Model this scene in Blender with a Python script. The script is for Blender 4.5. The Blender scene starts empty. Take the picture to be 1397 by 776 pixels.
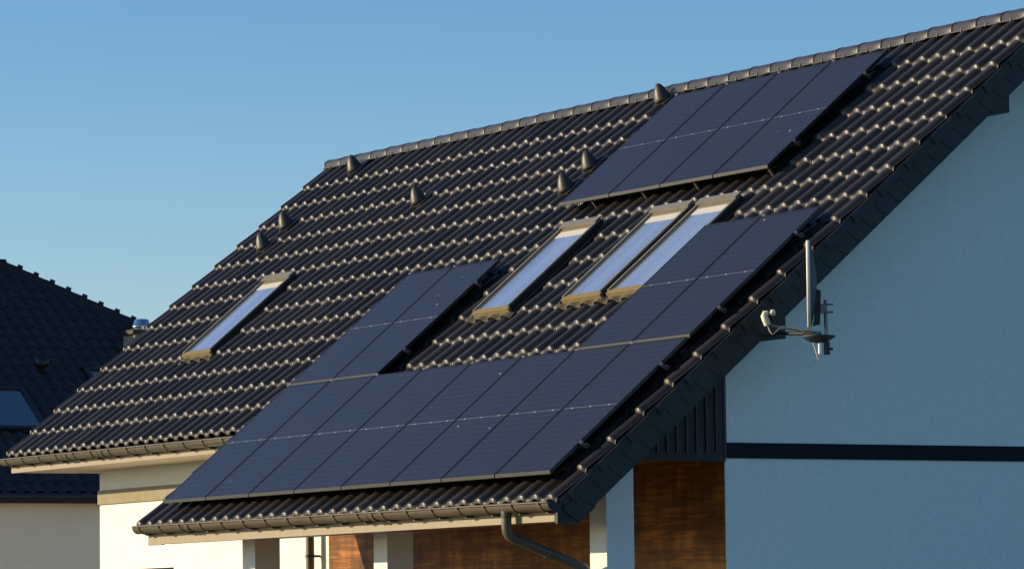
import bpy, bmesh, math, random
from mathutils import Matrix, Vector
random.seed(7)
R = math.radians
S = bpy.context.scene
COL = S.collection
G0 = 3.1                                   # height of the survey origin above the ground
PITCH = 0.6943                             # roof pitch (39.8 degrees)
CP, SP = math.cos(PITCH), math.sin(PITCH)
IDENT = Matrix.Identity(4)
BASE = Matrix.Translation((0, 0, G0))
ROOF = BASE @ Matrix.Rotation(PITCH, 4, 'X')   # local axes: u along the eave, v up the slope, h off the slope
PI = math.pi

# ------------------------------------------------------------------ materials
def mat(name, base, rough=.6, metal=0., spec=.5, ior=1.5, noise=0., nscale=8., bump=0., bscale=60., coat=0., stretch=None, detail=6, nrough=.65):
    m = bpy.data.materials.new(name); m.use_nodes = True
    nt = m.node_tree; b = nt.nodes['Principled BSDF']
    b.inputs['Base Color'].default_value = (*base, 1)
    b.inputs['Roughness'].default_value = rough
    b.inputs['Metallic'].default_value = metal
    b.inputs['Specular IOR Level'].default_value = spec
    b.inputs['IOR'].default_value = ior
    if coat:
        b.inputs['Coat Weight'].default_value = coat; b.inputs['Coat Roughness'].default_value = .1
    tc = nt.nodes.new('ShaderNodeTexCoord'); out = tc.outputs['Object']
    if stretch:
        mp = nt.nodes.new('ShaderNodeMapping'); mp.inputs['Scale'].default_value = stretch
        nt.links.new(out, mp.inputs['Vector']); out = mp.outputs['Vector']
    if noise:
        n = nt.nodes.new('ShaderNodeTexNoise'); n.inputs['Scale'].default_value = nscale
        n.inputs['Detail'].default_value = detail; n.inputs['Roughness'].default_value = nrough
        nt.links.new(out, n.inputs['Vector'])
        r = nt.nodes.new('ShaderNodeValToRGB')
        lo = tuple(c*(1-noise) for c in base); hi = tuple(min(1, c*(1+noise)) for c in base)
        r.color_ramp.elements[0].position = .3; r.color_ramp.elements[1].position = .7
        r.color_ramp.elements[0].color = (*lo, 1); r.color_ramp.elements[1].color = (*hi, 1)
        nt.links.new(n.outputs['Fac'], r.inputs['Fac']); nt.links.new(r.outputs['Color'], b.inputs['Base Color'])
    if bump:
        n2 = nt.nodes.new('ShaderNodeTexNoise'); n2.inputs['Scale'].default_value = bscale
        n2.inputs['Detail'].default_value = 4
        nt.links.new(out, n2.inputs['Vector'])
        bp = nt.nodes.new('ShaderNodeBump'); bp.inputs['Strength'].default_value = bump; bp.inputs['Distance'].default_value = .01
        nt.links.new(n2.outputs['Fac'], bp.inputs['Height']); nt.links.new(bp.outputs['Normal'], b.inputs['Normal'])
    return m

def mth(nt, op, a, b=None, c=None):
    n = nt.nodes.new('ShaderNodeMath'); n.operation = op
    for i, x in enumerate((a, b, c)):
        if x is None: continue
        if isinstance(x, (int, float)): n.inputs[i].default_value = x
        else: nt.links.new(x, n.inputs[i])
    return n.outputs[0]

def tile_mat(name, base, per, gauge, u0, v0, rough=.43):
    """glazed roof tile: each tile a slightly different tone, faint grime"""
    m = bpy.data.materials.new(name); m.use_nodes = True
    nt = m.node_tree; b = nt.nodes['Principled BSDF']
    tc = nt.nodes.new('ShaderNodeTexCoord'); sx = nt.nodes.new('ShaderNodeSeparateXYZ')
    nt.links.new(tc.outputs['Object'], sx.inputs[0])
    fu = mth(nt, 'FLOOR', mth(nt, 'DIVIDE', mth(nt, 'SUBTRACT', sx.outputs[0], u0 - per/2), per))
    fv = mth(nt, 'FLOOR', mth(nt, 'DIVIDE', mth(nt, 'SUBTRACT', sx.outputs[1], v0), gauge))
    cx = nt.nodes.new('ShaderNodeCombineXYZ'); nt.links.new(fu, cx.inputs[0]); nt.links.new(fv, cx.inputs[1])
    wn = nt.nodes.new('ShaderNodeTexWhiteNoise'); nt.links.new(cx.outputs[0], wn.inputs['Vector'])
    n = nt.nodes.new('ShaderNodeTexNoise'); n.inputs['Scale'].default_value = 3.1; n.inputs['Detail'].default_value = 7
    nt.links.new(tc.outputs['Object'], n.inputs['Vector'])
    n3 = nt.nodes.new('ShaderNodeTexNoise'); n3.inputs['Scale'].default_value = 55; n3.inputs['Detail'].default_value = 4
    nt.links.new(tc.outputs['Object'], n3.inputs['Vector'])
    f = mth(nt, 'ADD', mth(nt, 'MULTIPLY', wn.outputs['Value'], .60), mth(nt, 'MULTIPLY', n.outputs['Fac'], .45))
    f = mth(nt, 'ADD', f, mth(nt, 'MULTIPLY', n3.outputs['Fac'], .35))
    r = nt.nodes.new('ShaderNodeValToRGB')
    r.color_ramp.elements[0].position = .25; r.color_ramp.elements[1].position = .95
    r.color_ramp.elements[0].color = (*[c*.65 for c in base], 1); r.color_ramp.elements[1].color = (*[c*1.5 for c in base], 1)
    nt.links.new(f, r.inputs['Fac']); nt.links.new(r.outputs['Color'], b.inputs['Base Color'])
    rr = mth(nt, 'ADD', mth(nt, 'MULTIPLY', n3.outputs['Fac'], .12), mth(nt, 'ADD', mth(nt, 'MULTIPLY', wn.outputs['Value'], .08), rough-.1))
    nt.links.new(rr, b.inputs['Roughness'])
    bp = nt.nodes.new('ShaderNodeBump'); bp.inputs['Strength'].default_value = .12; bp.inputs['Distance'].default_value = .004
    nt.links.new(n3.outputs['Fac'], bp.inputs['Height']); nt.links.new(bp.outputs['Normal'], b.inputs['Normal'])
    return m

def panel_mat(H):
    m = bpy.data.materials.new('solar_cells'); m.use_nodes = True
    nt = m.node_tree; b = nt.nodes['Principled BSDF']
    tc = nt.nodes.new('ShaderNodeTexCoord'); sx = nt.nodes.new('ShaderNodeSeparateXYZ')
    nt.links.new(tc.outputs['Object'], sx.inputs[0])
    x, y = sx.outputs[0], sx.outputs[1]
    # thin cell gaps across the panel
    fr = mth(nt, 'FRACT', mth(nt, 'DIVIDE', y, H/24))
    gap = mth(nt, 'LESS_THAN', fr, .16)
    fx = mth(nt, 'FRACT', mth(nt, 'DIVIDE', x, 1.04/6))
    gapx = mth(nt, 'LESS_THAN', fx, .02)
    # ribbon across the middle with solder dots
    d = mth(nt, 'ABSOLUTE', mth(nt, 'SUBTRACT', y, H/2))
    line = mth(nt, 'LESS_THAN', d, .0042)
    fd = mth(nt, 'ABSOLUTE', mth(nt, 'SUBTRACT', mth(nt, 'FRACT', mth(nt, 'DIVIDE', x, 1.04/3)), .5))
    dot = mth(nt, 'MULTIPLY', mth(nt, 'LESS_THAN', d, .010), mth(nt, 'LESS_THAN', fd, .030))
    n = nt.nodes.new('ShaderNodeTexNoise'); n.inputs['Scale'].default_value = 2.5; n.inputs['Detail'].default_value = 5
    geo = nt.nodes.new('ShaderNodeNewGeometry')
    nt.links.new(geo.outputs['Position'], n.inputs['Vector'])
    # specks of dust and droppings
    vo = nt.nodes.new('ShaderNodeTexVoronoi'); vo.inputs['Scale'].default_value = 1.7
    nt.links.new(geo.outputs['Position'], vo.inputs['Vector'])
    speck = mth(nt, 'LESS_THAN', vo.outputs['Distance'], .022)
    def mix(fac, a, c):
        k = nt.nodes.new('ShaderNodeMix'); k.data_type = 'RGBA'
        if isinstance(fac, (int, float)): k.inputs[0].default_value = fac
        else: nt.links.new(fac, k.inputs[0])
        for i, v in ((6, a), (7, c)):
            if isinstance(v, tuple): k.inputs[i].default_value = (*v, 1)
            else: nt.links.new(v, k.inputs[i])
        return k.outputs[2]
    c = mix(n.outputs['Fac'], (.0135, .0100, .0095), (.0185, .0140, .0135))
    c = mix(mth(nt, 'MULTIPLY', gap, .45), c, (.034, .033, .040))
    c = mix(mth(nt, 'MULTIPLY', gapx, .5), c, (.030, .033, .048))
    c = mix(mth(nt, 'MULTIPLY', line, .42), c, (.26, .28, .32))
    c = mix(dot, c, (.34, .34, .35))
    c = mix(speck, c, (.35, .35, .33))
    nt.links.new(c, b.inputs['Base Color'])
    rg = mth(nt, 'ADD', .22, mth(nt, 'MULTIPLY', n.outputs['Fac'], .12)); nt.links.new(rg, b.inputs['Roughness'])
    b.inputs['IOR'].default_value = 1.36
    return m

def wood_mat():
    m = bpy.data.materials.new('wood_cladding_board'); m.use_nodes = True
    nt = m.node_tree; b = nt.nodes['Principled BSDF']
    tc = nt.nodes.new('ShaderNodeTexCoord')
    mp = nt.nodes.new('ShaderNodeMapping'); mp.inputs['Scale'].default_value = (1.0, 1.0, 14)
    nt.links.new(tc.outputs['Object'], mp.inputs['Vector'])
    n = nt.nodes.new('ShaderNodeTexNoise'); n.inputs['Scale'].default_value = 1.6; n.inputs['Detail'].default_value = 9; n.inputs['Roughness'].default_value = .7
    n.inputs['Distortion'].default_value = .6
    nt.links.new(mp.outputs[0], n.inputs['Vector'])
    n2 = nt.nodes.new('ShaderNodeTexNoise'); n2.inputs['Scale'].default_value = 2.6; n2.inputs['Detail'].default_value = 4
    nt.links.new(tc.outputs['Object'], n2.inputs['Vector'])
    mp3 = nt.nodes.new('ShaderNodeMapping'); mp3.inputs['Scale'].default_value = (4.5, 4.5, .9); nt.links.new(tc.outputs['Object'], mp3.inputs['Vector'])
    n4 = nt.nodes.new('ShaderNodeTexNoise'); n4.inputs['Scale'].default_value = 1.3; n4.inputs['Detail'].default_value = 3; nt.links.new(mp3.outputs[0], n4.inputs['Vector'])
    f = mth(nt, 'ADD', mth(nt, 'MULTIPLY', n.outputs['Fac'], .50), mth(nt, 'MULTIPLY', n2.outputs['Fac'], .34))
    f = mth(nt, 'ADD', f, mth(nt, 'MULTIPLY', n4.outputs['Fac'], .22))
    r = nt.nodes.new('ShaderNodeValToRGB'); e = r.color_ramp.elements
    e[0].position = .38; e[1].position = .72
    e[0].color = (.045, .016, .006, 1); e[1].color = (.56, .235, .045, 1)
    k = r.color_ramp.elements.new(.53); k.color = (.165, .060, .013, 1)
    nt.links.new(f, r.inputs['Fac']); nt.links.new(r.outputs['Color'], b.inputs['Base Color'])
    b.inputs['Roughness'].default_value = .6; b.inputs['Specular IOR Level'].default_value = .2
    return m

PER, GAUGE, V0, U0 = .275, .434, -.230, 8.60      # tile pitch across, gauge up the slope, eave line, last roll
M = {
 'tile': tile_mat('glazed_brown_tile', (.0175, .0140, .0130), PER, GAUGE, U0, V0),
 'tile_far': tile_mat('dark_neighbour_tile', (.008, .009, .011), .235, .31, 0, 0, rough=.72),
 'ridge': mat('glazed_ridge_tile', (.026, .022, .022), .42, noise=.35, nscale=5),
 'anthracite': mat('anthracite_trim', (.019, .024, .029), .6, spec=.35, noise=.25, nscale=3, bump=.05),
 'dark': mat('dark_flashing', (.012, .012, .013), .5, noise=.3),
 'gutter': mat('gutter_metal', (.082, .070, .050), .46, metal=.0, noise=.18, nscale=6),
 'fascia': mat('painted_fascia', (.245, .205, .148), .6, noise=.12, nscale=3, bump=.08, stretch=(12, 12, 1.2)),
 'soffit': mat('pale_soffit_board', (.56, .45, .30), .55, noise=.14, nscale=5, stretch=(1, 12, 1)),
 'porch_ceiling': mat('brown_porch_ceiling', (.13, .075, .04), .6, noise=.3, nscale=5),
 'gable_render': mat('shade_tinted_render', (.73, .82, .80), .9, noise=.07, nscale=14, bump=.8, bscale=70, detail=12, nrough=.75),  # white wall, with the blue of its shade put into the colour
 'render': mat('white_render', (.70, .72, .71), .9, noise=.05, nscale=1.3, bump=.55, bscale=95),
 'render_band': mat('stone_band', (.235, .205, .140), .85, noise=.16, nscale=7, bump=.3, bscale=40),
 'band': mat('dark_band', (.008, .012, .018), .8, spec=.2, noise=.12, nscale=3),
 'wood': wood_mat(),
 'frame': mat('window_cladding', (.20, .18, .135), .38, metal=.25, noise=.08, nscale=5),
 'sash': mat('window_sash_olive', (.19, .15, .07), .45, noise=.08),
 'apron': mat('lead_apron_metal', (.085, .068, .034), .5, noise=.3, nscale=9),
 'blind': mat('cream_blind', (.42, .41, .39), .7),
 'black': mat('black_anodised', (.014, .014, .016), .38, metal=.3),
 'pframe': mat('panel_frame_anodised', (.011, .011, .012), .42, metal=.2),
 'alu': mat('bare_aluminium', (.62, .60, .56), .35, metal=.9),
 'vent': mat('plastic_vent', (.034, .029, .022), .48, noise=.1),
 'cells': panel_mat(2.076),
 'dish': mat('dish_grey_paint', (.74, .69, .58), .5, noise=.08),
 'dish_back': mat('dish_back_grey', (.045, .05, .055), .55),
 'lnb': mat('cream_plastic', (.66, .62, .48), .5),
 'galv': mat('galvanised_steel', (.22, .22, .22), .45, metal=.6, noise=.2),
 'copper': mat('rusty_bolt_orange', (.38, .16, .05), .6),
 'cable': mat('cream_cable', (.60, .53, .38), .5),
 'cream': mat('cream_render', (.90, .74, .54), .9, noise=.05, nscale=1.2, bump=.3, bscale=80),
 'chim': mat('chimney_render', (.30, .25, .19), .85, noise=.2, nscale=9),
 'cowl': mat('polished_cowl', (.60, .62, .66), .22, metal=1.),
 'inside': mat('room_interior', (.16, .15, .13), .9),
}
def pane_mat(name, base, ior, rough=.03):
    m = mat(name, base, rough, ior=ior)
    nt = m.node_tree; b = nt.nodes['Principled BSDF']
    return m
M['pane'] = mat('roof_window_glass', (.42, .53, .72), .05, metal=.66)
M['pane_far'] = pane_mat('shaded_window_glass', (.018, .050, .07), 2.9, .12)

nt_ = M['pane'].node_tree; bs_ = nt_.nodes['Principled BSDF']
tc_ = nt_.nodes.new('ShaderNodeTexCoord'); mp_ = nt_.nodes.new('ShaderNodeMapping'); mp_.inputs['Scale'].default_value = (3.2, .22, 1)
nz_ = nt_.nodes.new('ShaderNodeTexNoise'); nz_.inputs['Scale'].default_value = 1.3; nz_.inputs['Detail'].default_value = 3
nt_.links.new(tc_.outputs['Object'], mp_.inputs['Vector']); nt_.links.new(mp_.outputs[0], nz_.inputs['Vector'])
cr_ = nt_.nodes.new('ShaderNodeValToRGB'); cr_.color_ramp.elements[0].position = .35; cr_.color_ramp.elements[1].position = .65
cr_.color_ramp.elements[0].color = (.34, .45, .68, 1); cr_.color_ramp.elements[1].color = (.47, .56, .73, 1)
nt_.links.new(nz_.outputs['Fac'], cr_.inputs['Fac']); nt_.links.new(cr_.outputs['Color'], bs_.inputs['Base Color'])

# ------------------------------------------------------------------ mesh builder
class MB:
    def __init__(s): s.v = []; s.f = []; s.sm = []
    def add(s, vs, fs, smooth=False):
        o = len(s.v); s.v += [tuple(p) for p in vs]
        for f in fs: s.f.append([i+o for i in f]); s.sm.append(smooth)
        return s
    def box(s, a, b, bev=0.):
        (x0, y0, z0), (x1, y1, z1) = a, b
        if x0 > x1: x0, x1 = x1, x0
        if y0 > y1: y0, y1 = y1, y0
        if z0 > z1: z0, z1 = z1, z0
        vs = [(x0,y0,z0),(x1,y0,z0),(x1,y1,z0),(x0,y1,z0),(x0,y0,z1),(x1,y0,z1),(x1,y1,z1),(x0,y1,z1)]
        return s.add(vs, [(0,3,2,1),(4,5,6,7),(0,1,5,4),(1,2,6,5),(2,3,7,6),(3,0,4,7)])
    def prism(s, poly, axis, a, b):
        """polygon in the plane normal to axis, extruded from a to b"""
        n = len(poly)
        def P(p, t):
            q = list(p); q.insert(axis, t); return tuple(q)
        vs = [P(p, a) for p in poly]+[P(p, b) for p in poly]
        fs = [list(range(n))[::-1], list(range(n, 2*n))]+[[i, (i+1) % n, (i+1) % n+n, i+n] for i in range(n)]
        return s.add(vs, fs)
    def tube(s, pts, r, seg=10, cap=True, closed=False):
        pts = [Vector(p) for p in pts]; n = len(pts)
        rr = r if isinstance(r, (list, tuple)) else [r]*n
        rings = []; prev = None
        for i, p in enumerate(pts):
            a = pts[(i-1) % n] if (i > 0 or closed) else p
            b = pts[(i+1) % n] if (i < n-1 or closed) else p
            t = (b-a).normalized()
            if prev is None:
                x = t.orthogonal().normalized()
            else:
                x = (prev-t*prev.dot(t)).normalized()
            prev = x; y = t.cross(x)
            rings.append([p+(x*math.cos(2*PI*k/seg)+y*math.sin(2*PI*k/seg))*rr[i] for k in range(seg)])
        vs = [q for g in rings for q in g]; fs = []
        for i in range(n if closed else n-1):
            j = (i+1) % n
            for k in range(seg):
                fs.append((i*seg+k, i*seg+(k+1) % seg, j*seg+(k+1) % seg, j*seg+k))
        s.add(vs, fs, True)
        if cap and not closed:
            s.add(rings[0], [list(range(seg))[::-1]]); s.add(rings[-1], [list(range(seg))])
        return s
    def lathe(s, prof, c=(0,0,0), axis=(0,0,1), seg=24, smooth=True):
        ax = Vector(axis).normalized(); x = ax.orthogonal().normalized(); y = ax.cross(x); c = Vector(c)
        vs = [c+ax*z+(x*math.cos(2*PI*k/seg)+y*math.sin(2*PI*k/seg))*r for r, z in prof for k in range(seg)]
        fs = []
        for i in range(len(prof)-1):
            for k in range(seg):
                fs.append((i*seg+k, i*seg+(k+1) % seg, (i+1)*seg+(k+1) % seg, (i+1)*seg+k))
        return s.add(vs, fs, smooth)
    def mesh(s, name, m):
        me = bpy.data.meshes.new(name); me.from_pydata(s.v, [], s.f)
        me.polygons.foreach_set('use_smooth', s.sm)
        me.materials.append(m if not isinstance(m, str) else M[m])
        me.update(); return me

WORLD = {}
def put(o, mx, parent=None):
    COL.objects.link(o)
    if parent is not None:
        o.parent = parent; o.matrix_parent_inverse = IDENT
        o.matrix_basis = WORLD[parent.name].inverted() @ mx
    else: o.matrix_basis = mx
    WORLD[o.name] = mx
    return o
def part(name, mb, m, parent, mx=BASE, label=None):
    o = put(bpy.data.objects.new(name, mb.mesh(name, m)), mx, parent)
    if label: o['label'] = label
    return o
def thing(name, label, cat, mx, group=None, mesh=None):
    o = put(bpy.data.objects.new(name, mesh), mx)
    o['label'] = label; o['category'] = cat
    if group: o['group'] = group
    return o
def structure(name, mb, m, mx=IDENT):
    o = put(bpy.data.objects.new(name, mb.mesh(name, m)), mx); o['kind'] = 'structure'; return o
def dup(root, mx, label):
    r = root.copy(); COL.objects.link(r); r.matrix_basis = mx; r['label'] = label; WORLD[r.name] = mx
    for ch in list(root.children):
        c = ch.copy(); COL.objects.link(c); c.parent = r; WORLD[c.name] = mx
        for g in ch.children:
            d = g.copy(); COL.objects.link(d); d.parent = c
    return r

# ------------------------------------------------------------------ ground
BOUNCE_PAVE = mat('bounce_paving', (.17, .14, .09), .85, noise=.2, nscale=2)
ground = MB(); ground.add([(-900,-900,0),(900,-900,0),(900,900,0),(-900,900,0)], [(0,1,2,3)])
structure('ground', ground, mat('dry_grass_ground', (.045, .075, .035), .95, noise=.4, nscale=.6))
tp = MB(); tp.box((-12, -12, -.05), (10.5, 2.2, .006)); structure('bounce_terrace', tp, BOUNCE_PAVE)  # unseen paving, added to bounce warm light up to the soffits
dv = MB(); dv.box((-17.2, -10, -.05), (-10.5, 12, .010)); structure('bounce_drive', dv, mat('bounce_gravel', (.50, .43, .32), .9, noise=.2, nscale=2))  # unseen pale ground, added to reflect sun onto the neighbour's wall

# ------------------------------------------------------------------ house
house = thing('house', 'white rendered house with dark tiled gable roof, roof windows and wood clad porch', 'house',
              Matrix.Translation((1, 6.1, 0)))
XL, XG, YW, YR = -6.46, 8.15, 2.22, 6.10
ZR = 4.80
HP = -.20                                       # pans of the tiles
UL, UP = -7.25, -.56                            # left verge of the main roof / of the porch roof
RY = 2*YR-YW

def tile_rows(u_rolls, per, u_min, u_max, rows, holes, h0=HP, nose=.040, rollh=.049, rollw=.084, flange=None, jit=.0040, lift=.034, swave=True):
    """one continuous tile field: lapped rows with rolls, pans and rounded front noses"""
    mb = MB()
    dd = [-.5, -.36]
    us = []
    ds = [-1.12, -1., -.93, -.80, -.55, -.25, .05, .35, .62, .82, .94, 1., 1.12]
    n0 = math.floor((u_min-u_rolls)/per)-1; n1 = math.ceil((u_max-u_rolls)/per)+1
    prof = []
    for i in range(n0, n1+1):
        c = u_rolls+per*i
        if swave:                                # S-shaped tile: long rise to the crest, steep drop after it
            for d, z in ((-.70, 0), (-.62, .01), (-.52, .07), (-.42, .22), (-.32, .46), (-.23, .72), (-.14, .91), (-.06, .985), (0, 1), (.06, .96), (.12, .84), (.17, .63), (.21, .39), (.245, .16), (.275, .03), (.295, 0)):
                prof.append((c+d*per, z*rollh, i))
            continue
        for d in ds:
            x = c+d*rollw
            z = rollh*max(0, 1-abs(d)**2.3)**.62 if abs(d) < 1 else 0
            prof.append((x, z, i))
    prof = [p for p in prof if u_min-1e-6 <= p[0] <= u_max+1e-6]
    if flange == 'left':                         # raised left rim of the verge tile
        z = [(u_min, .004), (u_min+.004, .034), (u_min+.022, .046), (u_min+.042, .034), (u_min+.054, .006)]
        prof = [(a, b, -999) for a, b in z]+[p for p in prof if p[0] > u_min+.06]
    for (va, vb) in rows:
        L = vb-va; slope = -lift/max(.3, L)
        # (v, height over pan) of the section
        k_ = nose/.042
        cs = [(va+.012, -nose-.004), (va+.001, -nose), (va+.001*k_, -nose*.90), (va+.005*k_, -nose*.76), (va+.020*k_, -nose*.34), (va+.031*k_, -nose*.08), (va+.040*k_, -.0008), (va+.055, -.0016), (va+L*.5, L*.5*slope), (vb+.05, (L+.05)*slope)]
        base = len(mb.v); W = len(prof)
        jt = {}
        for (v, dz) in cs:
            for (u, z, i) in prof:
                if i not in jt: jt[i] = (random.uniform(-jit, jit), random.uniform(-jit, jit))
                mb.v.append((u, v+jt[i][0], h0+z+dz+lift+jt[i][1]))
        for a in range(len(cs)-1):
            for k in range(W-1):
                um = (prof[k][0]+prof[k+1][0])/2; vm = (cs[a][0]+cs[a+1][0])/2
                if any(x0 < um < x1 and y0 < vm < y1 for x0, x1, y0, y1 in holes): continue
                q = base+a*W+k
                mb.f.append([q, q+1, q+1+W, q+W]); mb.sm.append(True)
    return mb

# roof windows: (u0, u1, v0, v1)
WINS = [(-4.72, -3.94, 3.27, 4.80), (2.60, 3.38, 3.27, 4.83), (4.49, 5.27, 3.29, 4.83), (5.41, 6.19, 3.29, 4.83)]
HOLES = [(a-.06, b+.10, c-.04, d+.05) for a, b, c, d in WINS]
rows_main = [(V0+GAUGE*k, V0+GAUGE*(k+1)) for k in range(4, 17)]+[(V0+GAUGE*17, 7.68)]
rows_low = [(V0+GAUGE*k, V0+GAUGE*(k+1)) for k in range(0, 4)]
tm = tile_rows(U0, PER, UL, 8.684, rows_main, HOLES, flange='left')
tl = tile_rows(U0, PER, UP, 8.684, rows_low, [])
off = len(tm.v); tm.v += tl.v; tm.f += [[i+off for i in f] for f in tl.f]; tm.sm += tl.sm
roof = part('roof', tm, 'tile', house, ROOF)

# solid roof deck under the tiles, front slope and porch slope, and the plain rear slope
dk = MB()
dk.box((UL+.02, 1.52, -.36), (8.66, 7.62, -.235)); dk.box((UP+.02, -.16, -.36), (8.66, 1.519, -.235))
part('roof_deck', dk, 'dark', roof, ROOF)
REAR = BASE @ Matrix.Translation((0, 2*YR, 0)) @ Matrix.Rotation(-PITCH, 4, 'X')
rt = MB(); rt.box((UL, -7.78, -.36), (8.70, -1.40, -.165)); part('rear_roof_slope', rt, 'tile', house, REAR)

# ridge: one half-round tile after another, each with its clip
rl = .432; nr = int((8.72-UL)/rl)+1
def ridge_mesh():
    mb = MB(); nseg = 12
    def ring(x, ry, rz):
        return [(x, -ry*math.cos(PI*k/nseg)*1.0, rz*math.sin(PI*k/nseg)**.8 if 0 < k < nseg else -.015) for k in range(nseg+1)]
    rings = [ring(0, .1475, .113), ring(.030, .1475, .113), ring(.031, .128, .094), ring(.044, .128, .094), ring(.045, .1445, .1085), ring(rl-.01, .1425, .1065), ring(rl+.03, .140, .104)]
    for g in rings: pass
    vs = [p for g in rings for p in g]; n = nseg+1; fs = []
    for i in range(len(rings)-1):
        for k in range(nseg): fs.append((i*n+k, i*n+k+1, (i+1)*n+k+1, (i+1)*n+k))
    mb.add(vs, fs, True)
    # lower lip along each side, with its drip face
    for sgn in (-1, 1):
        mb.tube([(.002, sgn*.147, -.020), (rl-.012, sgn*.144, -.022)], .010, 8)
    mb.add([p for p in ring(0, .1475, .113)]+[p for p in ring(0, .132, .100)], [(k, k+1, k+1+n, k+n) for k in range(nseg)])
    return mb
rm = ridge_mesh().mesh('ridge_tile', 'ridge')
cl = MB(); cl.box((rl*.5-.006, -.166, -.036), (rl*.5+.006, -.156, .004)); 
clm = cl.mesh('ridge_clip', 'ridge')
for i in range(nr):
    mx = BASE @ Matrix.Translation((UL-.03+rl*i, YR, ZR-.014+random.uniform(-.004, .004)))
    o = put(bpy.data.objects.new('ridge_tile', rm), mx, house)
    put(bpy.data.objects.new('ridge_clip', clm), mx, o)

# verge on the right gable: flap of every edge tile, notched, with two curved slates under each
XV = 8.70
for k in range(0, 18):
    va = V0+GAUGE*k; vb = va+GAUGE if k < 17 else 7.70
    fl = MB()
    fl.prism([(va+.03, -.196), (vb+.03, -.212), (vb+.03, -.295), (va+.03, -.275)], 0, XV-.012, XV+.008)
    fl.prism([(va+.135, -.210), (va+.215, -.213), (va+.215, -.300), (va+.135, -.297)], 0, XV+.008, XV+.022)
    part('verge_flap', fl, 'anthracite', house, ROOF)
for k in range(0, 36):
    va = V0+.02+GAUGE/2*k; vb = va+GAUGE/2+.05
    if va > 7.60: break
    top, bot = -.285, -.492
    n = 9; edge = []
    for j in range(n+1):
        t = j/n; edge.append((va+.062*t**1.25-.016*math.sin(PI*t), top+(bot-top)*t))
    far = [(min(vb+.085*(1-j/n)**2.2+.02, 7.72), bot+(top-bot)*j/n) for j in range(n+1)]
    poly = edge+[(vb+.075, bot), (vb, top)]
    sl = MB()
    m_ = len(poly)
    def xo(v, out): return XV-.016+(.007 if out else 0)-.007*(v-va)/(vb-va)
    vs = [(xo(p[0], True), *p) for p in poly]+[(xo(p[0], False)-.006, *p) for p in poly]
    fs = [list(range(m_)), list(range(m_, 2*m_))[::-1]]+[[i, i+m_, (i+1) % m_+m_, (i+1) % m_] for i in range(m_)]
    sl.add(vs, fs)
    part('barge_slate', sl, 'anthracite', house, ROOF)
bb = MB(); bb.box((XV-.085, V0+.03, -.478), (XV-.040, 7.60, -.20)); part('bargeboard', bb, 'anthracite', house, ROOF)
lb = MB(); lb.box((UL-.02, 1.54, -.42), (UL+.004, 7.66, -.19)); part('bargeboard', lb, 'anthracite', house, ROOF)
lb = MB(); lb.box((UP-.02, -.15, -.40), (UP+.004, 1.50, -.19)); part('bargeboard', lb, 'anthracite', house, ROOF)
sv = MB(); sv.box((XG-.05, .55, -.44), (XV-.086, 7.55, -.361)); part('verge_soffit', sv, 'anthracite', house, ROOF)
# end piece of the verge at the eave
ep = MB(); ep.prism([(-.035, -.262), (-.035, -.50), (.20, -.502), (.40, -.335), (.2, -.2)], 0, XV-.07, XV-.024)
part('verge_end_piece', ep, 'anthracite', house, BASE)
# boxed purlin ends under the verge
for (y0, y1, zb, zt) in ((2.18, 2.615, 1.285, 1.80), (4.98, 5.425, 3.665, 4.12)):
    b_ = MB(); b_.prism([(y0+.02, zb-.02), (y0+.16, zb+.005), (y0+.30, zb+.022), (y1, zb+.032), (y1, zt-.15), (y0+.10, zt-.17)], 0, XG+.004, XV-.024)
    part('purlin_box', b_, 'anthracite', house, BASE)

# walls
gw = MB()
gz = lambda y: y*SP/CP-.42/CP
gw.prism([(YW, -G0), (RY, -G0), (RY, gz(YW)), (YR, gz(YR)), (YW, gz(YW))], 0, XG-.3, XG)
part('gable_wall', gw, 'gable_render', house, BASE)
lw = MB(); lw.prism([(YW+.31, -G0), (RY, -G0), (RY, gz(YW)), (YR, gz(YR)), (YW+.31, gz(YW+.31))], 0, XL, XL+.3)
part('gable_wall', lw, 'render', house, BASE)
XS = -.20                                        # where render meets the wood cladding
wx0, wx1, wz = -5.44, -4.30, -.66                # ground floor window head
fw = MB()
fw.box((XL, YW, wz), (XS, YW+.3, 1.2)); fw.box((XL, YW, -G0), (wx0, YW+.3, wz)); fw.box((wx1, YW, -G0), (XS, YW+.3, wz))
fw.box((wx0, YW, -G0), (wx1, YW+.3, wz-1.5))
part('front_wall', fw, 'render', house, BASE)
gwn = MB(); gwn.box((wx0, YW+.12, wz-1.5), (wx1, YW+.17, wz)); win = part('window', gwn, 'black', house, BASE)
gp = MB(); gp.box((wx0+.06, YW+.11, wz-1.44), (wx1-.06, YW+.119, wz-.06)); part('pane', gp, 'pane_far', win, BASE)
ww = MB(); ww.box((XS, YW, -G0), (XG-.301, YW+.3, .60)); part('wood_cladding', ww, 'wood', house, BASE)
we = MB(); we.box((XG-.30, YW-.004, -G0), (XG-.012, YW-.0005, .155)); part('wood_cladding', we, 'wood', house, BASE)
bw = MB(); bw.box((XL, RY-.3, -G0), (XG, RY, 1.2)); part('rear_wall', bw, 'render', house, BASE)
bd = MB(); bd.box((XL-.03, YW-.032, .183), (-.6, YW-.001, .362)); bd.box((XL-.03, YW-.032, .183), (XL-.001, RY, .362))
part('stone_band', bd, 'render_band', house, BASE)
db = MB()
db.box((XG+.001, YW+.02, .162), (XG+.016, 4.44, .316)); db.box((XG+.001, 4.446, .162), (XG+.016, RY, .316))
part('wall_band', db, 'band', house, BASE)

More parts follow.
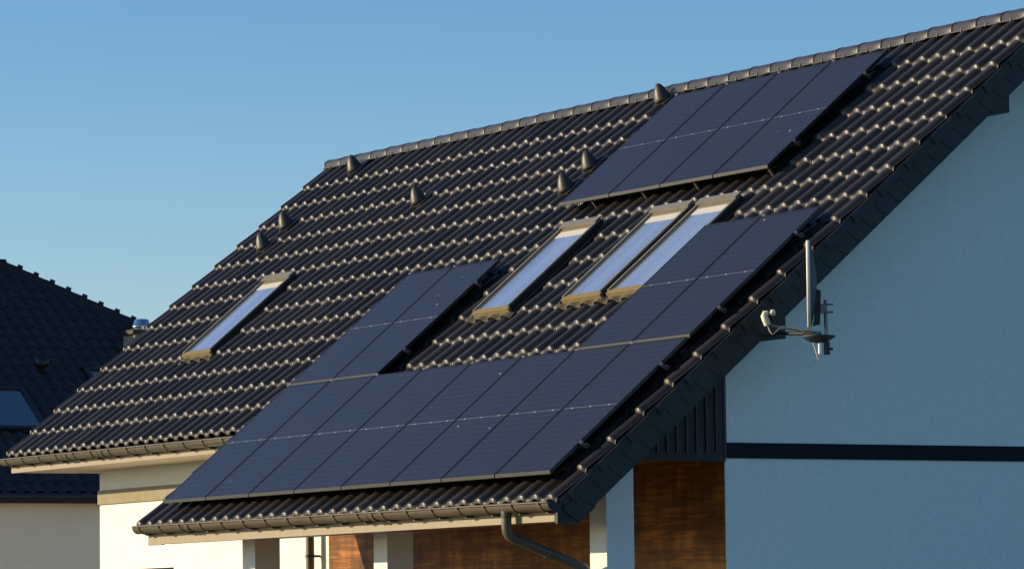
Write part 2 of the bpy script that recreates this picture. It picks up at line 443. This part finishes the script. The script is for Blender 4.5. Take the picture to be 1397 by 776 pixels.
# porch: ceiling, beams, pillars, dark clad gable corner
pc = MB(); pc.box((-.45, .45, .165), (XG-.02, YW-.006, .215)); part('porch_ceiling', pc, 'porch_ceiling', house, BASE)
pbm = MB(); pbm.box((.334, .90, -.44), (XG-.32, 1.10, .16)); pb = part('porch_beam', pbm, 'porch_ceiling', house, BASE)
for (x0, x1) in ((.334, .644), (3.429, 3.729), (7.838, XG)):
    p_ = MB(); p_.box((x0, .834, -G0), (x1, 1.148, .10 if x1 < XG else .16)); part('pillar', p_, 'render', house, BASE)
ct = MB(); ct.prism([(1.10, .19), (YW-.01, .158), (YW-.01, gz(YW)+.06), (1.10, gz(1.10)+.10)], 0, XG-.05, XG+.004)
clad = part('corner_cladding', ct, 'anthracite', house, BASE)
for i in range(9):
    y = 1.30+i*.115
    if y > YW-.03: break
    st = MB(); st.box((XG+.004, y, .215), (XG+.022, y+.018, gz(y)+.05)); part('cladding_batten', st, 'black', clad, BASE)
tr = MB(); tr.prism([(1.12, .150), (YW, .128), (YW, .182), (1.12, .206)], 0, XG-.05, XG+.014); part('cladding_edge_trim', tr, 'anthracite', clad, BASE)
vt = MB(); vt.box((XG-.02, YW-.012, .16), (XG+.012, YW+.016, gz(YW)+.03)); part('cladding_edge_trim', vt, 'black', clad, BASE)

# eaves: fascia boards, level soffit, gutters
fa = MB(); fa.box((-7.26, 1.34, .612), (-.45, 1.365, .80)); part('fascia', fa, 'fascia', house, BASE)
fb = MB(); fb.box((-.42, .02, -.478), (8.53, .045, -.27)); fb.box((-.42, .019, -.489), (-.05, .0455, -.4785)); part('fascia', fb, 'fascia', house, BASE)
so = MB()
for i in range(9):
    y = 1.366+i*.1
    so.box((-7.26, y, .617), (-.30, min(y+.096, YW+.3), .635))
part('soffit', so, 'soffit', house, BASE)
so2 = MB(); so2.box((-7.26, YW-.05+.001, .62), (XL-.001, 3.4, .64)); part('soffit', so2, 'soffit', house, BASE)
pso = MB(); pso.box((-.42, .046, -.470), (8.05, .30, -.445)); part('porch_soffit', pso, 'porch_ceiling', house, BASE)

def gutter(x0, x1, yc, zl, zr, seams, start, step):
    r = .076; seg = 12
    def ring(x, r_):
        z = zl+(zr-zl)*(x-x0)/(x1-x0)
        return [(x, yc-r_*math.cos(PI*k/seg), z-r_*1.05*math.sin(PI*k/seg)) for k in range(seg+1)]
    g = MB(); n = seg+1
    ringo = [ring(x0, r), ring(x1, r)]; ringi = [ring(x0, r-.004), ring(x1, r-.004)]
    g.add(ringo[0]+ringo[1], [(k, k+n, k+1+n, k+1) for k in range(seg)], True)
    g.add(ringi[0]+ringi[1], [(k, k+1, k+1+n, k+n) for k in range(seg)], True)
    zz = lambda x: zl+(zr-zl)*(x-x0)/(x1-x0)
    g.tube([(x0, yc-r-.004, zz(x0)), (x1, yc-r-.004, zz(x1))], .010, 8)
    go = part('gutter', g, 'gutter', house, BASE)
    for x in (x0, x1):
        e = MB(); rr = ring(x, r+.004)
        e.add(rr+[(q[0]+(.012 if x == x1 else -.012), q[1], q[2]) for q in rr], [list(range(n)), list(range(n, 2*n))]+[(k, k+1, k+1+n, k+n) for k in range(seg)]+[(0, n, 2*n-1, n-1)])
        part('gutter_end_cap', e, 'anthracite' if x == x1 and x > 5 else 'gutter', go, BASE)
    x = start
    while x < x1-.04:
        b = MB(); w = .013
        a0, a1 = ring(x-w, r+.009), ring(x+w, r+.009); i0, i1 = ring(x-w, r-.001), ring(x+w, r-.001)
        b.add(a0+a1, [(k, k+n, k+1+n, k+1) for k in range(seg)], True)
        b.add(a0+i0, [(k, k+1, k+1+n, k+n) for k in range(seg)]); b.add(a1+i1, [(k, k+n, k+1+n, k+1) for k in range(seg)])
        z = zz(x)
        b.tube([(x, yc-r-.010, z+.004), (x, yc-r-.012, z-.02)], .013, 6)
        b.box((x-w, yc+.01, z-r*1.05-.022), (x+w, yc+r+.012, z-r*1.05+.028))
        part('gutter_bracket', b, 'gutter', go, BASE)
        x += step
    for x in seams:
        b = MB(); a0, a1 = ring(x-.06, r+.006), ring(x+.06, r+.006)
        b.add(a0+a1, [(k, k+n, k+1+n, k+1) for k in range(seg)], True)
        for q in (x-.06, x+.06):
            c0, c1 = ring(q-.008, r+.011), ring(q+.008, r+.011); b.add(c0+c1, [(k, k+n, k+1+n, k+1) for k in range(seg)], True)
            d0 = ring(q-.008, r); b.add(c0+d0, [(k, k+1, k+1+n, k+n) for k in range(seg)])
        part('gutter_joint', b, 'gutter', go, BASE)
    return go
gutter(-7.30, -.46, 1.262, .785, .765, (-5.30, -4.25), -7.10, .52)
glow = gutter(-.46, 8.69, -.078, -.275, -.300, (.88, 5.15), -.30, .52)

# downpipe of the porch gutter: outlet, bend, slanting pipe back to the wall
dp = MB(); dp.lathe([(.052, .05), (.052, -.02), (.047, -.03)], (7.79, -.078, -.40), seg=18)
zt = -.36
dp.tube([(7.79, -.078, zt), (7.79, -.078, -.51), (7.791, -.073, -.555), (7.797, -.055, -.590), (7.808, -.02, -.615), (7.825, .04, -.642), (7.96, .62, -.885), (7.972, .68, -.915), (7.982, .715, -.96), (7.985, .722, -1.02), (7.985, .722, -G0+.05)], .050, 16)
dpo = part('downpipe', dp, 'gutter', house, BASE)
dc = MB(); dc.tube([(7.887, .306, -.7535), (7.897, .349, -.7715)], .057, 16); part('pipe_collar', dc, 'gutter', dpo, BASE)
# downpipe on the front wall left of the wood cladding
d2 = MB(); d2.tube([(-.42, 2.09, .60), (-.42, 2.09, -G0+.05)], .05, 16); d2o = part('downpipe', d2, 'gutter', house, BASE)
cb = MB(); cb.tube([(-.42, 2.09, -.595), (-.42, 2.09, -.625)], .057, 16); cb.tube([(-.42, 2.14, -.61), (-.42, 2.219, -.61)], .014, 8)
part('pipe_clamp', cb, 'black', d2o, BASE)

# roof windows
for (u0, u1, v0, v1) in WINS:
    h = -.075
    fm = MB(); t = .034
    fm.box((u0, v0, -.26), (u0+t, v1, h)); fm.box((u1-t, v0, -.26), (u1, v1, h))
    fm.box((u0+t, v1-.075, -.26), (u1-t, v1, h+.012)); fm.box((u0, v1-.072, h+.0005), (u1, v1+.03, h+.016))
    w = part('roof_window', fm, 'frame', house, ROOF)
    sa = MB(); a, b = u0+t, u1-t
    sa.box((a+.002, v0+.004, -.20), (a+.020, v1-.080, h-.018)); sa.box((b-.020, v0+.004, -.20), (b-.002, v1-.080, h-.022))
    sa.box((a+.020, v1-.115, -.20), (b-.020, v1-.080, h-.020))
    part('sash', sa, 'frame', w, ROOF)
    bo = MB(); bo.box((u0-.006, v0-.035, -.25), (u1+.006, v0-.001, h-.022));  bo.box((a+.021, v0, -.20), (b-.021, v0+.042, h-.020))
    bo.box((u0-.005, v0-.001, h-.03), (u1+.005, v0+.014, h-.012))
    part('sill', bo, 'sash', w, ROOF)
    ap = MB()
    n = 30; row = [(u0-.06+(u1-u0+.16)*i/n) for i in range(n+1)]
    vs = []
    for (v, dh) in ((v0-.037, .0), (v0-.085, -.006), (v0-.125, -.012)):
        for u in row:
            d = ((u-U0+PER/2) % PER)-PER/2; z = .046*max(0, 1-(abs(d)/.088)**2.2)**.6 if abs(d) < .088 else 0
            vs.append((u, v, HP+.034+z*(0.25 if dh == 0 else 1)+dh+.012))
    m_ = n+1
    ap.add(vs, [(r_*m_+i, (r_+1)*m_+i, (r_+1)*m_+i+1, r_*m_+i+1) for r_ in range(2) for i in range(n)], True)
    part('lead_apron', ap, 'apron', w, ROOF)
    fl = MB(); fl.box((u0-.062, v0-.11, -.236), (u0-.001, v1+.05, -.215)); fl.box((u1+.001, v0-.11, -.236), (u1+.102, v1+.05, -.215)); fl.box((u0, v1+.001, -.236), (u1, v1+.055, -.20))
    fl.box((u1+.001, v0, -.215), (u1+.012, v1, h-.02)); fl.box((u1+.055, v0, -.215), (u1+.066, v1+.02, -.150))
    part('flashing', fl, 'dark', w, ROOF)
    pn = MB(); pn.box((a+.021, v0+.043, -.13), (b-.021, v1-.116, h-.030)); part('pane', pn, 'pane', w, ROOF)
    bl = MB(); bl.box((a+.023, v1-.225, h-.0295), (b-.023, v1-.1165, h-.026)); part('blind', bl, 'blind', w, ROOF)

# roof vents: hooded cones on a base tile
vm = MB()
vm.lathe([(.0, .228), (.013, .226), (.030, .214), (.052, .183), (.075, .136), (.093, .085), (.105, .036), (.108, .010), (.101, 0), (.06, 0)], (0,0,0), (0,0,1), 28)
vmm = vm.mesh('roof_vent', 'vent')
bm_ = MB(); bm_.lathe([(.075, -.10), (.072, .02), (.066, .03)], (0,0,0), seg=20); bmm = bm_.mesh('vent_collar', 'vent')
bt = MB(); bt.box((-.10, -.10, -.008), (.14, .20, .012)); btm = bt.mesh('vent_base_tile', 'tile')
for (u, v) in ((-6.167, 7.40), (-2.735, 6.16), (-6.363, 6.19), (-6.328, 5.73), (1.331, 7.50), (1.327, 5.755), (1.322, 6.19)):
    u += .10
    p = ROOF @ Vector((u, v, -.165))
    mx = Matrix.Translation(p) @ Matrix.Rotation(R(16), 4, 'X') @ Matrix.Rotation(R(-8), 4, 'Y')
    o = put(bpy.data.objects.new('roof_vent', vmm), mx, house)
    put(bpy.data.objects.new('vent_collar', bmm), mx, o)
    put(bpy.data.objects.new('vent_base_tile', btm), ROOF @ Matrix.Translation((u, v+.01, -.150)), o)

# mounting rails with end clamps and roof hooks
PH, PW, PG, PT = 2.076, 1.04, .020, .034
V2 = PH+PG
UT, VT = 2.118, 5.198
arrays = [(0, 0, 8, 0), (0, V2, 2, 0), (6*1.06, V2, 2, 0), (UT, VT, 4, 0)]
for (ua, va, n, _) in arrays:
    for f in (.22, .80):
        v = va+PH*f; ub = ua+n*1.06-PG
        rb = MB(); rb.box((ua-.03, v-.02, -PT-.044), (ub+.085, v+.02, -PT-.004)); ro = part('mounting_rail', rb, 'black', house, ROOF)
        ec = MB(); ec.prism([(v-.016, -PT-.003), (v+.016, -PT-.003), (v+.016, -.003), (v-.016, -.003)], 0, ub+.004, ub+.022); part('end_clamp', ec, 'galv', ro, ROOF)
        ce = MB(); ce.box((ub+.086, v-.018, -PT-.042), (ub+.089, v+.018, -PT-.008)); part('rail_end_cap', ce, 'black', ro, ROOF)
        u = ua+.35
        while u < ub:
            hk = MB(); hk.box((u-.016, v-.10, -.15), (u+.016, v-.021, -.143)); hk.box((u-.016, v-.028, -.15), (u+.016, v-.021, -PT-.02)); part('roof_hook', hk, 'galv', ro, ROOF)
            u += 1.1
# short struts under the lower edge of the upper array
for k in range(4):
    u = UT+k*1.06+.62 if k < 3 else UT+4*1.06-.06
    s_ = MB(); s_.box((u-.012, VT+.02, -.15), (u+.012, VT+.045, -PT-.002)); part('array_strut', s_, 'gutter', house, ROOF)

# ------------------------------------------------------------------ solar panels
pf = MB(); w = .011
pf.prism([(0, 0), (.0005, .006), (.021, PT), (.024, PT), (.024, 0)], 0, 0, PW); pf.box((0, PH-w, 0), (PW, PH, PT)); pf.box((0, .0245, 0), (w, PH-w, PT)); pf.box((PW-w, .0245, 0), (PW, PH-w, PT))
pg_ = MB(); pg_.box((w, .0245, PT-.008), (PW-w, PH-w, PT-.0025))
pcl = MB(); pcl.box((-.004, PH-.004, PT+.0005), (.055, PH+.012, PT+.006))
GRP = 'black solar panels on the house roof'
def panel_mx(u, v): return ROOF @ Matrix.Translation((u, v, -PT))
labels_low = [
 'black solar panel at the left end of the bottom row, over the porch gutter end',
 'bottom row solar panel second from the left end, its top touching the left upright pair',
 'bottom row solar panel third from the left, just right of the left upright pair above',
 'bottom row solar panel fourth from the left, plain tiles above its top edge',
 'bottom row solar panel fifth from the left, below the lone middle roof window',
 'bottom row solar panel sixth from the left, below the tiles beneath the twin roof windows',
 'bottom row solar panel second from the gable end, below the right upright pair',
 'bottom row solar panel nearest the gable verge, lowest right corner of the array']
root = thing('solar_panel', labels_low[0], 'solar panel', panel_mx(0, 0), GRP)
for nm, mb_, m_ in (('panel_frame', pf, 'pframe'), ('cell_sheet', pg_, 'cells'), ('panel_clamp', pcl, 'alu')):
    o = bpy.data.objects.new(nm, mb_.mesh(nm, m_)); COL.objects.link(o); o.parent = root; WORLD[o.name] = WORLD[root.name]
rest = [(k*1.06, 0, labels_low[k]) for k in range(1, 8)]
rest += [(0, V2, 'left solar panel of the upright pair standing over the left end of the bottom row'),
         (1.06, V2, 'right panel of the left upright pair, facing the lone middle roof window'),
         (6*1.06, V2, 'solar panel covering the right edge of the rightmost roof window, in the right upright pair'),
         (7*1.06, V2, 'solar panel beside the gable verge in the upright pair above the dish side'),
         (UT, VT, 'leftmost of four solar panels under the ridge, beside the cone vents'),
         (UT+1.06, VT, 'second from the left of four solar panels under the ridge'),
         (UT+2.12, VT, 'third from the left of four solar panels under the ridge, above the twin roof windows'),
         (UT+3.18, VT, 'rightmost of four solar panels under the ridge, open tiles to its right')]
for (u, v, lab) in rest: dup(root, panel_mx(u, v), lab)

# ------------------------------------------------------------------ satellite dish on its arm
DX = 9.40
nd = Vector((-.567, -.823, 0)).normalized(); sd = Vector((-nd.y, nd.x, 0))       # facing direction, sideways
nd = (nd+sd*.0).normalized(); sd = Vector((-nd.y, nd.x, 0))
dc_ = Vector((DX, 2.40, 1.79))
DM = BASE @ Matrix(((sd.x, nd.x, 0, dc_.x), (sd.y, nd.y, 0, dc_.y), (0, 0, 1, dc_.z), (0, 0, 0, 1)))  # local: x across, y facing, z up
dish = thing('satellite_dish', 'grey satellite dish seen edge on, held out from the gable verge on an arm', 'satellite dish', DM @ Matrix.Translation((0, -.16, -.48)))
RD = .415
bowl = MB(); seg = 40; ringsN = 8
vs = []; fs = []
for side, off in ((0, 0), (1, -.006)):
    for i in range(ringsN+1):
        r = RD*i/ringsN
        for k in range(seg):
            a = 2*PI*k/seg; vs.append((r*.93*math.cos(a), -.060*(1-(i/ringsN)**2)-.012+off, r*math.sin(a)))
for side in (0, 1):
    o_ = side*(ringsN+1)*seg
    for i in range(ringsN):
        for k in range(seg):
            q = (o_+i*seg+k, o_+i*seg+(k+1) % seg, o_+(i+1)*seg+(k+1) % seg, o_+(i+1)*seg+k)
            fs.append(q if side == 0 else q[::-1])
bowl.add(vs, fs, True); part('reflector', bowl, 'dish_back', dish, DM)
rim = MB(); pr = [(RD-.012, -.016), (RD+.004, -.016), (RD+.010, -.008), (RD+.010, .012), (RD+.003, .018), (RD-.012, .012), (RD-.012, -.016)]
vs = [(r*math.cos(2*PI*k/60)*.93, y, r*math.sin(2*PI*k/60)) for r, y in pr for k in range(60)]
rim.add(vs, [(i*60+k, i*60+(k+1) % 60, (i+1)*60+(k+1) % 60, (i+1)*60+k) for i in range(6) for k in range(60)], True)
part('rim', rim, 'dish', dish, DM)
bkm = MB(); bkm.prism([(-.070, -.05), (-.118, -.07), (-.105, -.39), (-.03, -.405), (-.045, -.36)], 0, -.07, .07); part('back_bracket', bkm, 'black', dish, DM)
ms = MB(); ms.tube([(0, -.16, -.50), (0, -.16, -.155)], .019, 14); part('mast', ms, 'galv', dish, DM)
mc = MB(); mc.box((-.035, -.16, -.285), (.035, -.06, -.195))
for z in (-.20, -.275): mc.tube([(.028, -.10, z), (.028, -.235, z)], .006, 8); mc.tube([(-.028, -.10, z), (-.028, -.235, z)], .006, 8)
part('mast_clamp', mc, 'galv', dish, DM)
fa_ = MB(); fa_.tube([(0, -.10, -.475), (0, .0, -.462), (0, .36, -.395), (0, .40, -.37)], .012, 10); fa_.tube([(0, .25, -.432), (0, .25, -.40)], .022, 8); part('feed_arm', fa_, 'galv', dish, DM)
ln = MB()
ln.lathe([(.0, -.035), (.026, -.033), (.031, -.01), (.030, .01), (.024, .018), (.0, .02)], (0, .345, -.268), (0, -1, .12), 16)
ln.tube([(0, .365, -.27), (0, .40, -.275)], .019, 12)
ln.tube([(0, .395, -.272), (0, .425, -.278), (0, .433, -.30), (0, .418, -.345), (0, .402, -.39)], [.024, .034, .036, .036, .033], 14)
lnb = part('lnb', ln, 'lnb', dish, DM)
nk = MB(); nk.tube([(0, .372, -.268), (0, .386, -.270)], .026, 12); nk.tube([(0, .39, -.30), (0, .352, -.325), (0, .335, -.37)], .013, 8); part('lnb_holder', nk, 'black', lnb, DM)
for dx in (-.012, .010):
    cab = MB(); cab.tube([(dx, .405, -.385), (dx, .385, -.44), (dx, .365, -.475), (dx, .34, -.470), (dx*1.2, .305, -.435), (dx*1.5, .27, -.412), (dx*1.6, .20, -.418), (dx*1.4, .10, -.435), (dx, .03, -.475), (dx, -.02, -.485), (dx, -.10, -.475)], .006, 6)
    part('cable', cab, 'cable', dish, DM)
pl = MB(); pl.box((-.05, -.03, -.495), (.05, .065, -.462)); part('arm_joint', pl, 'copper', dish, DM)
lens = MB()
lens.lathe([(.0, -.001), (.165, 0), (.170, -.006), (.150, -.022), (.115, -.045), (.07, -.064), (.0, -.07)], (0, -.085, -.500), (0, .0, 1), 36); part('cover_plate', lens, 'dish_back', dish, DM)
ar = MB()
inv = DM.inverted(); A = inv @ (BASE @ Vector((8.69, 2.46, 1.36))); B = Vector((0, -.10, -.478))
ar.tube([A, B], .018, 10); part('wall_arm', ar, 'black', dish, DM)
lo = MB(); lo.tube([(0, -.165, -.56), (0, -.165, -.685)], .030, 14); lo.tube([(0, -.165, -.63), (0, -.225, -.63)], .012, 8); part('lower_clamp', lo, 'black', dish, DM)
lt = MB(); lt.tube([(.01, -.10, -.57), (.01, -.10, -.675)], .024, 14); part('switch_can', lt, 'alu', dish, DM)
lc = MB(); lc.tube([(.02, -.03, -.56), (.02, -.055, -.64), (.02, -.078, -.725), (.02, -.10, -.735), (.02, -.108, -.68)], .006, 6); part('cable', lc, 'cable', dish, DM)

# ------------------------------------------------------------------ neighbour's house
PN = R(36); CN, SN = math.cos(PN), math.sin(PN)
E0 = Vector((-17.0, 0, .745))                          # eave line runs along Y
nb = thing('neighbour_house', 'cream house with dark hipped tile roof standing in shade beyond the left gable', 'house', Matrix.Translation((-22.5, 8, 0)))
# roof frame: a along Y, b up the slope, c off the slope
NB = BASE @ Matrix(((0, -CN, SN, E0.x), (1, 0, 0, E0.y), (0, SN, CN, E0.z), (0, 0, 0, 1)))
inN = NB.inverted()
apex = inN @ (BASE @ Vector((-22.56, 7.92, 4.775))); hd = inN @ (BASE @ Vector((-21.15, 9.61, 3.75)))
RIDGE_A = apex.x-1.1                                    # far end of the short ridge
def hip_l(b): return 1.0*RIDGE_A+apex.x-hip_a(b)
def hip_a(b):                                          # Y position of the hip at height b of the slope
    return apex.x+(hd.x-apex.x)*(b-apex.y)/(hd.y-apex.y)
NG, NPER = .305, .235
WN = [(5.98, 6.86, 1.73, 2.96), (8.16, 8.94, 2.46, 3.60)]
tn = tile_rows(0, NPER, .1, 14.6, [(.0+NG*k, NG*(k+1)) for k in range(int(apex.y/NG)+1)], [(a-.02, b+.02, c-.02, d+.02) for a, b, c, d in WN], h0=-.03, nose=.020, rollh=.042, rollw=.070, jit=.002, lift=.024, swave=False)
keep = [(f, s_) for f, s_ in zip(tn.f, tn.sm) if hip_l(sum(tn.v[i][1] for i in f)/4)-.02 < sum(tn.v[i][0] for i in f)/4 < hip_a(sum(tn.v[i][1] for i in f)/4)+.02 and sum(tn.v[i][1] for i in f)/4 < apex.y+.05]
tn.f = [f for f, _ in keep]; tn.sm = [s_ for _, s_ in keep]
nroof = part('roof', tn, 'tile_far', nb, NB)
dn = MB(); dn.prism([(hip_l(0)+.02, .02), (hip_a(0)-.02, .02), (apex.x, apex.y-.02), (RIDGE_A, apex.y-.02)], 2, -.20, -.064); part('roof_deck', dn, 'dark', nroof, NB)
# the other slopes, plain
hx = hip_a(0); ex, ez = E0.x, E0.z; xr = -22.56; xb = 2*xr-ex
rr_ = MB(); hl = hip_l(0)
rr_.add([(ex, hx, ez), (xr, apex.x, 4.775), (xb, hx, ez), (xr, RIDGE_A, 4.775), (xb, hl, ez), (ex, hl, ez)], [(0, 2, 1), (1, 2, 4, 3), (3, 4, 5)])
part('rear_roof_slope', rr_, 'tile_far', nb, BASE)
# hip caps: overlapping half-round tiles with raised collars
P0 = Vector((xr, apex.x, 4.80)); P1 = Vector((ex, hx, ez+.025)); hdv = (P1-P0); HL = hdv.length; hdv.normalize()
nh = int(HL/.31)
xax = hdv; yax = Vector((0, 0, 1)).cross(xax).normalized(); zax = xax.cross(yax)
def hip_mesh():
    mb = MB(); seg = 10
    prs = [(0, .078), (.25, .092), (.251, .108), (.325, .110), (.326, .09)]
    n = seg+1
    vs = [(x, -r*math.cos(PI*k/seg), r*.85*math.sin(PI*k/seg)-.02) for x, r in prs for k in range(n)]
    mb.add(vs, [(i*n+k, i*n+k+1, (i+1)*n+k+1, (i+1)*n+k) for i in range(len(prs)-1) for k in range(seg)])
    mb.box((.25, -.035, .065), (.325, .035, .100)); mb.prism([(-.17, -.16), (.17, -.16), (.085, .03), (-.085, .03)], 0, .0, .31)
    return mb.mesh('hip_tile', 'tile_far')
hm = hip_mesh()
for i in range(min(nh, 34)):
    p = P0+hdv*(.31*i)
    mx = BASE @ Matrix(((xax.x, yax.x, zax.x, p.x), (xax.y, yax.y, zax.y, p.y), (xax.z, yax.z, zax.z, p.z), (0, 0, 0, 1)))
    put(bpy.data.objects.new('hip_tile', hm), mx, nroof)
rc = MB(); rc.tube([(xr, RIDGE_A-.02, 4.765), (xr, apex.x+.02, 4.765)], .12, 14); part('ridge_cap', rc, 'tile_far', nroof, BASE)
# walls, eave and gutter
nw = MB(); nw.box((xb+.35, hl+.35, -G0), (ex-.32, hx-.35, ez-.16)); part('wall', nw, 'cream', nb, BASE)
nf = MB(); nf.box((ex-.34, hl+.1, ez-.165), (ex-.05, hx-.1, ez-.03)); part('eave_board', nf, 'anthracite', nb, BASE)
ng = MB(); ng.tube([(ex+.02, hl, ez-.075), (ex+.02, hx, ez-.075)], .062, 14); part('gutter', ng, 'dark', nb, BASE)
for i in range(24):
    y = 3.9+.30*i
    sl = MB(); sl.box((ex-.048, y, ez-.172), (ex-.040, y+.285, ez-.04)); part('eave_slate', sl, 'anthracite', nb, BASE)
for (a, b, c, d) in WN:
    fm = MB(); t = .075
    fm.box((a, c, -.05), (a+t, d, .055)); fm.box((b-t, c, -.05), (b, d, .055)); fm.box((a+t, c, -.05), (b-t, c+t, .055)); fm.box((a+t, d-t, -.05), (b-t, d, .06))
    w_ = part('roof_window', fm, 'dark', nb, NB)
    pn_ = MB(); pn_.box((a+t+.001, c+t+.001, .0), (b-t-.001, d-t-.001, .03)); part('pane', pn_, 'pane_far', w_, NB)
vp = MB(); q = NB @ Vector((7.36, 3.46, 0)); 
vp.lathe([(.06, -.15), (.06, .10), (.11, .12), (.125, .24), (.108, .24), (.10, .13)], (0, 0, 0), (0.35, 0, 1), 18)
part('vent_pipe', vp, 'dark', nb, Matrix.Translation(q))
cx0, cy0, cx1, cy1 = -20.46, 9.155, -20.022, 9.60
cm = MB(); cm.box((cx0, cy0, 2.55), (cx1, cy1, 3.475)); chm = part('chimney', cm, 'chim', nb, BASE)
cc = MB(); cc.box((cx0-.06, cy0-.06, 3.475), (cx1+.06, cy1+.06, 3.545)); part('chimney_cap', cc, 'dark', chm, BASE)
cw = MB(); cw.lathe([(.16, 0), (.16, .05), (.165, .06), (.165, .075), (.155, .08), (.115, .18), (.10, .19), (0, .195)], ((cx0+cx1)/2+.02, (cy0+cy1)/2, 3.545), (0, 0, 1), 28); part('chimney_cowl', cw, 'cowl', chm, BASE)

# ------------------------------------------------------------------ light
sd_ = Vector((-.70, -1.0, .355)).normalized()
el = math.asin(sd_.z); az = math.atan2(sd_.x, sd_.y)
sun = bpy.data.lights.new('sun', 'SUN'); sun.energy = 5.0; sun.angle = R(.5); sun.color = (1., .78, .48)
so_ = bpy.data.objects.new('sun', sun); COL.objects.link(so_); so_.rotation_euler = sd_.to_track_quat('Z', 'Y').to_euler()
wd = bpy.data.worlds.new('World'); S.world = wd; wd.use_nodes = True
nt = wd.node_tree; bg = nt.nodes['Background']
sk = nt.nodes.new('ShaderNodeTexSky'); sk.sky_type = 'NISHITA'; sk.sun_disc = False
sk.sun_elevation = el; sk.sun_rotation = az; sk.altitude = 100; sk.air_density = 1.0; sk.dust_density = 1.0; sk.ozone_density = 1.6
tint = nt.nodes.new('ShaderNodeMix'); tint.data_type = 'RGBA'; tint.blend_type = 'MULTIPLY'; tint.inputs[0].default_value = 1
tint.inputs[7].default_value = (.72, 1.12, 1.55, 1)              # clean cold autumn air: deeper blue than the default sky
geo = nt.nodes.new('ShaderNodeTexCoord'); sep = nt.nodes.new('ShaderNodeSeparateXYZ'); nt.links.new(geo.outputs['Generated'], sep.inputs[0])
mr = nt.nodes.new('ShaderNodeMapRange'); mr.interpolation_type = 'SMOOTHSTEP'; nt.links.new(sep.outputs[2], mr.inputs['Value'])
mr.inputs['From Min'].default_value = .165; mr.inputs['From Max'].default_value = .03
pale = nt.nodes.new('ShaderNodeMix'); pale.data_type = 'RGBA'; pale.blend_type = 'MULTIPLY'        # paler air towards the horizon
pale.inputs[7].default_value = (1.75, 1.34, 1.20, 1); nt.links.new(mr.outputs[0], pale.inputs[0])
nt.links.new(sk.outputs[0], tint.inputs[6]); nt.links.new(tint.outputs[2], pale.inputs[6]); nt.links.new(pale.outputs[2], bg.inputs[0]); bg.inputs[1].default_value = .078

# ------------------------------------------------------------------ camera
cam = bpy.data.cameras.new('camera'); cam.sensor_width = 36; cam.sensor_fit = 'HORIZONTAL'
cam.lens = 36*5744.519/1397; cam.clip_end = 5000; cam.clip_start = .5
co = bpy.data.objects.new('camera', cam); COL.objects.link(co)
yw, pt, rl_ = R(59.50245), R(4.73263), R(-.76199)
f = Vector((-math.sin(yw)*math.cos(pt), math.cos(yw)*math.cos(pt), math.sin(pt))); r0 = Vector((math.cos(yw), math.sin(yw), 0)); u0_ = r0.cross(f)
rv = r0*math.cos(rl_)+u0_*math.sin(rl_); uv = -r0*math.sin(rl_)+u0_*math.cos(rl_)
co.matrix_world = Matrix(((rv.x, uv.x, -f.x, 42.924), (rv.y, uv.y, -f.y, -20.674), (rv.z, uv.z, -f.z, -1.535+G0), (0, 0, 0, 1)))
S.camera = co
S.view_settings.view_transform = 'Standard'; S.view_settings.look = 'None'; S.view_settings.exposure = .40; S.view_settings.gamma = 1
